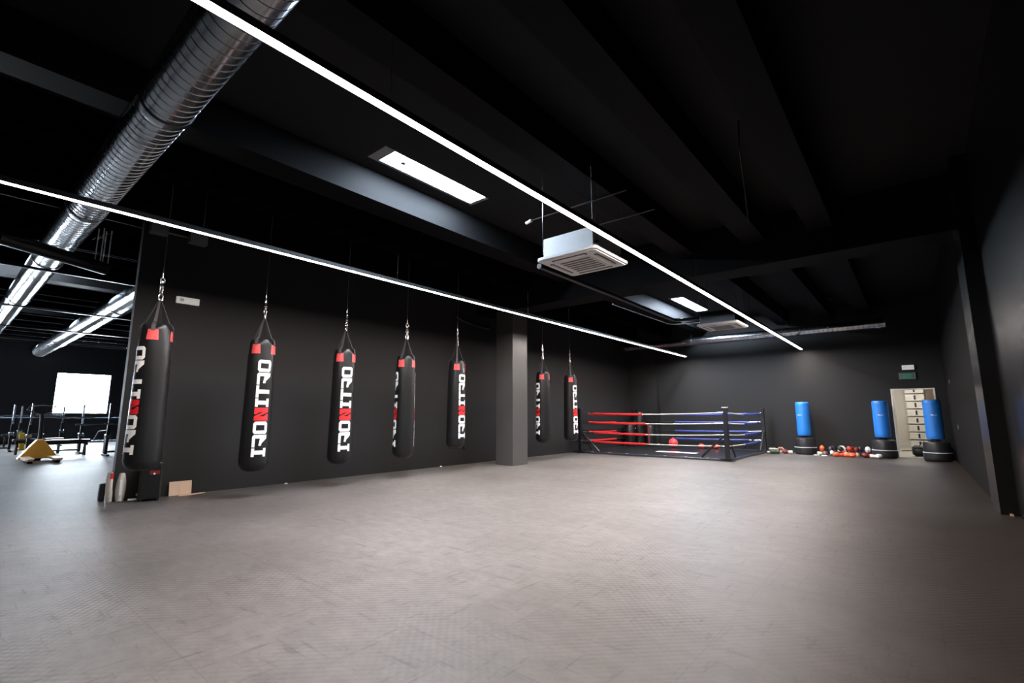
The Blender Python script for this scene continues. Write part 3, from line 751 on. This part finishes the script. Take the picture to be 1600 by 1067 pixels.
def headgear(m_, label, loc, rz):
    t_ = thing('head_guard', label, 'head guard', loc, rz, 'head guards in the glove pile')
    mb = MB(); mb.ring((0, 0, .035), .095, .032, 'z', 20, 1.1); mb.build('cheek_band', M[m_], t_, smooth=True)
    mb = MB()
    mb.tube([(-.095, 0, .04), (-.085, 0, .12), (-.04, 0, .17), (.04, 0, .17), (.085, 0, .12), (.095, 0, .04)], .026, 10)
    mb.tube([(0, .1, .04), (0, .09, .12), (0, .04, .165), (0, -.03, .17)], .024, 10)
    mb.build('crown_band', M[m_], t_, smooth=True)
headgear('gpeach', 'peach head guard arching over the small pile by the ring', (-3.62, 18.62, .0), R(10))
headgear('gwhite', 'pale head guard arching on top of the big pile', (-1.90, 18.72, .10), R(-15))
headgear('gbrown', 'brown head guard behind the front gloves of the big pile', (-1.62, 18.74, .08), R(30))
def mitt(m_, label, loc, rz, rx=0, sc=1.0):
    t_ = thing('focus_mitt', label, 'focus mitt', loc, rz, 'focus mitts on the floor'); t_.rotation_euler = (rx, 0, rz); t_.scale = (sc, sc, sc)
    m1 = Matrix.Diagonal((1, 1.25, 1, 1))
    MB().lathe([(0, 0), (.09, 0), (.11, .02), (.11, .045), (.09, .06), (0, .065)], 20, m=m1).build('mitt_face', M[m_], t_, smooth=True)
    MB().lathe([(0, .062), (.05, .066), (.06, .085), (.04, .10), (0, .105)], 16, m=m1).build('hand_pocket', M['gblack'], t_, smooth=True)
mitt('gwhite', 'ivory focus mitt standing against the ring edge', (-3.84, 18.30, .0), R(85))
mitt('gwhite', 'ivory focus mitt stacked crookedly on another by the ring', (-3.80, 18.34, .106), R(70))
mitt('gwhite', 'small ivory mitt flat on the floor before the brown glove', (-2.50, 17.98, 0), R(90), 0, .62)
mitt('gwhite', 'small ivory mitt flat on the floor before the black gloves', (-2.28, 17.92, 0), R(90), 0, .62)
# ------------------------------------------------------------------ freestanding blue bags
def freestanding():
    t_ = thing('freestanding_bag', 'x', 'freestanding punching bag', group='blue freestanding bags on black bases')
    MB().lathe([(0, 0), (.27, 0), (.305, .03), (.315, .10), (.312, .20), (.285, .225), (.285, .235), (.30, .25), (.298, .47), (.28, .52), (.20, .545), (0, .55)], 36).build('base', M['basegrey'], t_, smooth=True)
    MB().lathe([(.290, .222), (.318, .222), (.318, .240), (.290, .240)], 36).build('base_band', M['galv'], t_, smooth=True)
    MB().lathe([(0, .54), (.11, .54), (.11, .63), (0, .63)], 20).build('neck', M['black'], t_, smooth=True)
    bd = MB().lathe([(0, .60), (.185, .60), (.198, .62), (.20, .70), (.20, 1.60), (.195, 1.66), (.17, 1.685), (0, 1.69)], 36).build('bag_cylinder', M['blue'], t_, smooth=True)
    # small wavy white mark
    for (z, w_, off) in ((1.27, .05, -.06), (1.255, .09, -.02), (1.265, .03, .04)):
        mb = MB(); ns = 5
        for i in range(ns):
            a0 = -PI/2+(off-w_/2+w_*i/ns)/.2; a1 = -PI/2+(off-w_/2+w_*(i+1)/ns)/.2
            r_ = .2025; hgt = .008
            mb.quad([(r_*math.cos(a0), r_*math.sin(a0), z-hgt), (r_*math.cos(a1), r_*math.sin(a1), z-hgt), (r_*math.cos(a1), r_*math.sin(a1), z+hgt), (r_*math.cos(a0), r_*math.sin(a0), z+hgt)])
        mb.build('white_mark', M['white'], bd)
    return t_
fb = freestanding(); fb.location = (-2.85, 18.45, 0); fb.rotation_euler = (0, 0, R(-16)); fb['label'] = 'blue freestanding bag between the two glove piles'
dup(fb, (-.80, 18.40, 0), R(4), 'blue freestanding bag at the left edge of the doorway')
dup(fb, (.38, 18.05, 0), R(10), 'blue freestanding bag in front of the right side of the doorway')
# low black bin beside the last bag
tag(MB().lathe([(0, 0), (.13, 0), (.15, .25), (.13, .36), (0, .38)], 20).build('black_bin', M['basegrey'], smooth=True, loc=(.60, 18.72, 0)), 'low black tub in the back corner behind the last blue bag', 'tub')

# ------------------------------------------------------------------ doorway and corridor
dr = struct('door_1', MB().box(-.52, YB-.01, 0, -.485, YB+.21, 2.06).box(.485, YB-.01, 0, .52, YB+.21, 2.06).box(-.485, YB-.01, 2.03, .485, YB+.21, 2.06), M['corr'])
struct('floor_corridor', MB().box(-.9, YB, -.1, 1.0, 25.6, .002), M['corrfloor'])
struct('wall_corridor_left', MB().box(-.9, YB+.2, 0, -.60, 25.6, 2.8), M['corr'])
struct('wall_corridor_right', MB().box(.62, YB+.2, 0, .8, 25.6, 2.8), M['brown'])
struct('wall_corridor_end', MB().box(-.9, 25.4, 0, 1.0, 25.6, 2.8), M['corr'])
struct('ceiling_corridor', MB().box(-.9, YB+.2, 2.8, 1.0, 25.6, 2.9), M['corr'])
lf = thing('open_door_leaf', 'white ribbed door leaf standing open inside the doorway', 'door', (-.56, YB+.25, 0))
MB().box(-.02, 0, .02, .02, .95, 2.0).build('leaf_panel', M['locker'], lf, bevel=.004)
for y in (.2, .45, .70):
    MB().box(.02, y-.02, .1, .03, y+.02, 1.9).build('leaf_rib', M['locker'], lf)
MB().box(.02, .82, .98, .05, .90, 1.02).build('door_handle', M['chrome'], lf)
for y in (21.2, 22.2, 23.1):
    MB().tube([(-.57, y, 0), (-.57, y, 2.8)], .03, 10).build('wall_pipe', M['locker'])['label'] = 'x'
for i, o in enumerate([q for q in bpy.data.objects if q.name.startswith('wall_pipe')]):
    tag(o, ['white vertical pipe nearest the corridor doorway', 'middle white vertical pipe on the corridor wall', 'last white vertical pipe before the lockers'][i], 'pipe', 'pipes on the corridor wall')
for i in range(9):
    z0_ = .02+i*.30
    lab = 'white locker box in the corridor stack, ' + ['bottom one on the floor', 'second from the floor', 'third from the floor', 'fourth from the floor', 'middle of the stack', 'sixth from the floor', 'seventh from the floor', 'second from the top', 'topmost of the stack'][i]
    L_ = thing('locker_box', lab, 'locker', (-.02, 24.9, z0_), 0, 'stacked white lockers in the corridor')
    MB().box(-.22, 0, 0, .36, .45, .262).build('locker_body', M['locker'], L_)
    MB().box(-.20, -.012, .012, .34, 0, .25).build('locker_front', M['locker'], L_, bevel=.003)
    MB().box(.04, -.022, .05, .10, -.012, .22).build('handle_strip', M['black'], L_)
tag(MB().box(.38, 22.5, .003, .60, 22.9, 2.6).build('brown_cabinet', M['brown']), 'tall brown panel on the right inside the corridor', 'panel')
tag(MB().box(-.3, 20.2, 2.76, .1, 20.5, 2.80).build('corridor_lamp', M['glow']), 'square lamp on the corridor ceiling, hidden above the doorway', 'lamp')
tag(MB().box(-.3, 23.2, 2.76, .1, 23.5, 2.80).build('corridor_lamp', M['glow']), 'second square lamp on the corridor ceiling near the lockers', 'lamp')
t = thing('sports_bag', 'black sports bag slumped in the doorway behind the last blue bag', 'bag', (.12, 19.65, .003), R(10))
mb = MB(); mb.lathe([(0, -.30), (.12, -.29), (.17, -.22), (.18, 0), (.17, .22), (.12, .29), (0, .30)], 20, m=Matrix.Translation((0, 0, .17)) @ Matrix.Rotation(R(90), 4, 'Y') @ Matrix.Diagonal((1, 1, 1, 1)))
mb.build('bag_shell', M['gblack'], t, smooth=True)
MB().tube([(-.15, -.12, .30), (-.08, -.14, .40), (.08, -.14, .40), (.15, -.12, .30)], .012, 8).build('bag_handle', M['strap'], t, smooth=True)
tag(MB().tube([(-.48, 22.0, .02), (-.3, 22.3, .02), (0, 22.1, .02), (.15, 22.4, .02)], .02, 8).build('floor_hose', M['brown'], smooth=True), 'brown hose lying on the corridor floor', 'hose')

# ------------------------------------------------------------------ the gym beyond: pallet jack, racks, benches
t = thing('pallet_jack', 'orange-yellow pallet jack with pale forks on the gym floor', 'pallet jack', (-18.9, 2.12, 0), R(0))
mb = MB(); pr_ = [(-.58, -.0), (.50, 0), (.06, .62), (-.08, .62)]
m = Matrix(((0, 0, 1, -.15), (1, 0, 0, 0), (0, 1, 0, .06), (0, 0, 0, 1)))
mb.prism([(-.42, 0), (.42, 0), (.07, .52), (-.07, .52)], -.22, .12, m); mb.build('hydraulic_housing', M['orange'], t, bevel=.02)
for s_ in (-1, 1):
    f = MB(); f.prism([(-.0, s_*.27-.10), (1.05, s_*.27-.09), (1.18, s_*.27-.05), (1.18, s_*.27+.05), (1.05, s_*.27+.09), (0, s_*.27+.10)], .07, .13)
    f.build('fork', M['tan'], t, bevel=.01)
    MB().tube([(1.0, s_*.27-.05, .05), (1.0, s_*.27+.05, .05)], .045, 14).build('fork_wheel', M['black'], t, smooth=True)
MB().tube([(-.3, -.08, .09), (-.3, .08, .09)], .09, 18).build('steering_wheel', M['black'], t, smooth=True)
h_ = MB().tube([(-.2, 0, .45), (-.45, 0, 1.26)], .045, 10).build('handle_shaft', M['black'], t, smooth=True)
MB().tube([(-.45, 0, 1.24), (-.46, -.16, 1.32), (-.48, -.32, 1.42), (-.49, -.28, 1.50), (-.50, 0, 1.53), (-.49, .28, 1.50), (-.48, .32, 1.42), (-.46, .16, 1.32)], .022, 8, closed=True).build('handle_loop', M['signgrey'], h_, smooth=True)

def rack(loc, label):
    t_ = thing('bench_press_rack', label, 'weight rack', loc, 0, 'bench press racks in the gym')
    for y in (-.62, .62):
        MB().box(-.04, y-.035, .0, .04, y+.035, .95).build('lower_post', M['blackmetal'], t_)
        MB().box(-.028, y-.025, .95, .028, y+.025, 1.62).build('upper_post', M['bar'], t_)
        MB().box(-.35, y-.04, 0, .35, y+.04, .06).build('foot', M['blackmetal'], t_, bevel=.01)
        MB().box(-.10, y-.07, .55, .12, y+.07, .66).build('safety_catch', M['bar'], t_, bevel=.015)
        MB().box(-.30, y-.02, .03, -.04, y+.02, .55, None).build('gusset', M['blackmetal'], t_)
    MB().box(-.03, -.58, .10, .03, .58, .15).build('cross_bar', M['blackmetal'], t_)
    return t_
def barbell(loc, label, L=1.1):
    t_ = thing('barbell', label, 'barbell', loc, 0, 'barbells on the gym racks')
    MB().tube([(0, -L, 0), (0, L, 0)], .016, 10).build('bar_shaft', M['bar'], t_, smooth=True)
    for s_ in (-1, 1):
        MB().tube([(0, s_*L*.66, 0), (0, s_*L, 0)], .026, 12).build('bar_sleeve', M['bar'], t_, smooth=True)
def bench(loc, label, rz=0):
    t_ = thing('flat_bench', label, 'bench', loc, rz, 'flat benches in the gym')
    MB().box(-.62, -.15, .42, .62, .15, .50).build('bench_pad', M['benchpad'], t_, bevel=.03)
    MB().box(-.55, -.03, .36, .55, .03, .42).build('bench_rail', M['blackmetal'], t_)
    for x in (-.5, .5):
        for y in (-.12, .12):
            MB().tube([(x, y*.3, .40), (x, y*1.2, 0)], .024, 8).build('leg', M['blackmetal'], t_)
rack((-21.6, 2.75, 0), 'weight rack behind the pallet jack with tall shiny posts')
rack((-19.6, 4.32, 0), 'weight rack half hidden behind the wall end')
rack((-27.6, 3.05, 0), 'farther weight rack below the left corner of the window')
rack((-24.6, 1.35, 0), 'weight rack cut by the picture edge behind the yellow plate')
barbell((-21.5, 2.35, 1.18), 'barbell resting across the rack behind the pallet jack', 1.25)
barbell((-24.5, 2.0, 1.25), 'barbell across the far rack by the yellow stand', 1.3)
barbell((-19.54, 3.95, .98), 'barbell on the rack half hidden behind the wall end', 1.05)
barbell((-27.5, 4.6, 1.15), 'barbell lying just under the bright window', 1.1)
bench((-22.3, 2.45, 0), 'flat bench standing behind the left of the pallet jack', R(90))
bench((-20.6, 2.85, 0), 'flat bench standing right of the pallet jack handle', R(90))
bench((-28.2, 2.6, 0), 'low flat bench far behind near the window wall', R(90))
t = thing('rowing_machine', 'low folded rowing machine on the floor under the window', 'exercise machine', (-27.6, 5.1, 0), R(90))
MB().box(-.6, -.05, .10, .6, .05, .18).build('rail', M['bar'], t, bevel=.01)
MB().tube([(-.35, 0, .15), (-.2, 0, .55), (.1, 0, .60), (.28, 0, .18)], .035, 10).build('frame_bow', M['blackmetal'], t, smooth=True)
MB().box(-.65, -.2, 0, -.55, .2, .12).build('foot', M['blackmetal'], t)
MB().box(.55, -.2, 0, .65, .2, .12).build('foot', M['blackmetal'], t)
t = thing('yellow_stand', 'small yellow upright piece beside the rack at the picture edge', 'stand', (-25.2, 2.35, 0))
MB().box(-.06, -.07, 0, .06, .07, .62, Matrix.Rotation(R(6), 4, 'X')).build('stand_post', M['yellow'], t, bevel=.01)
MB().box(-.1, -.12, 0, .1, .12, .04).build('stand_base', M['yellow'], t)
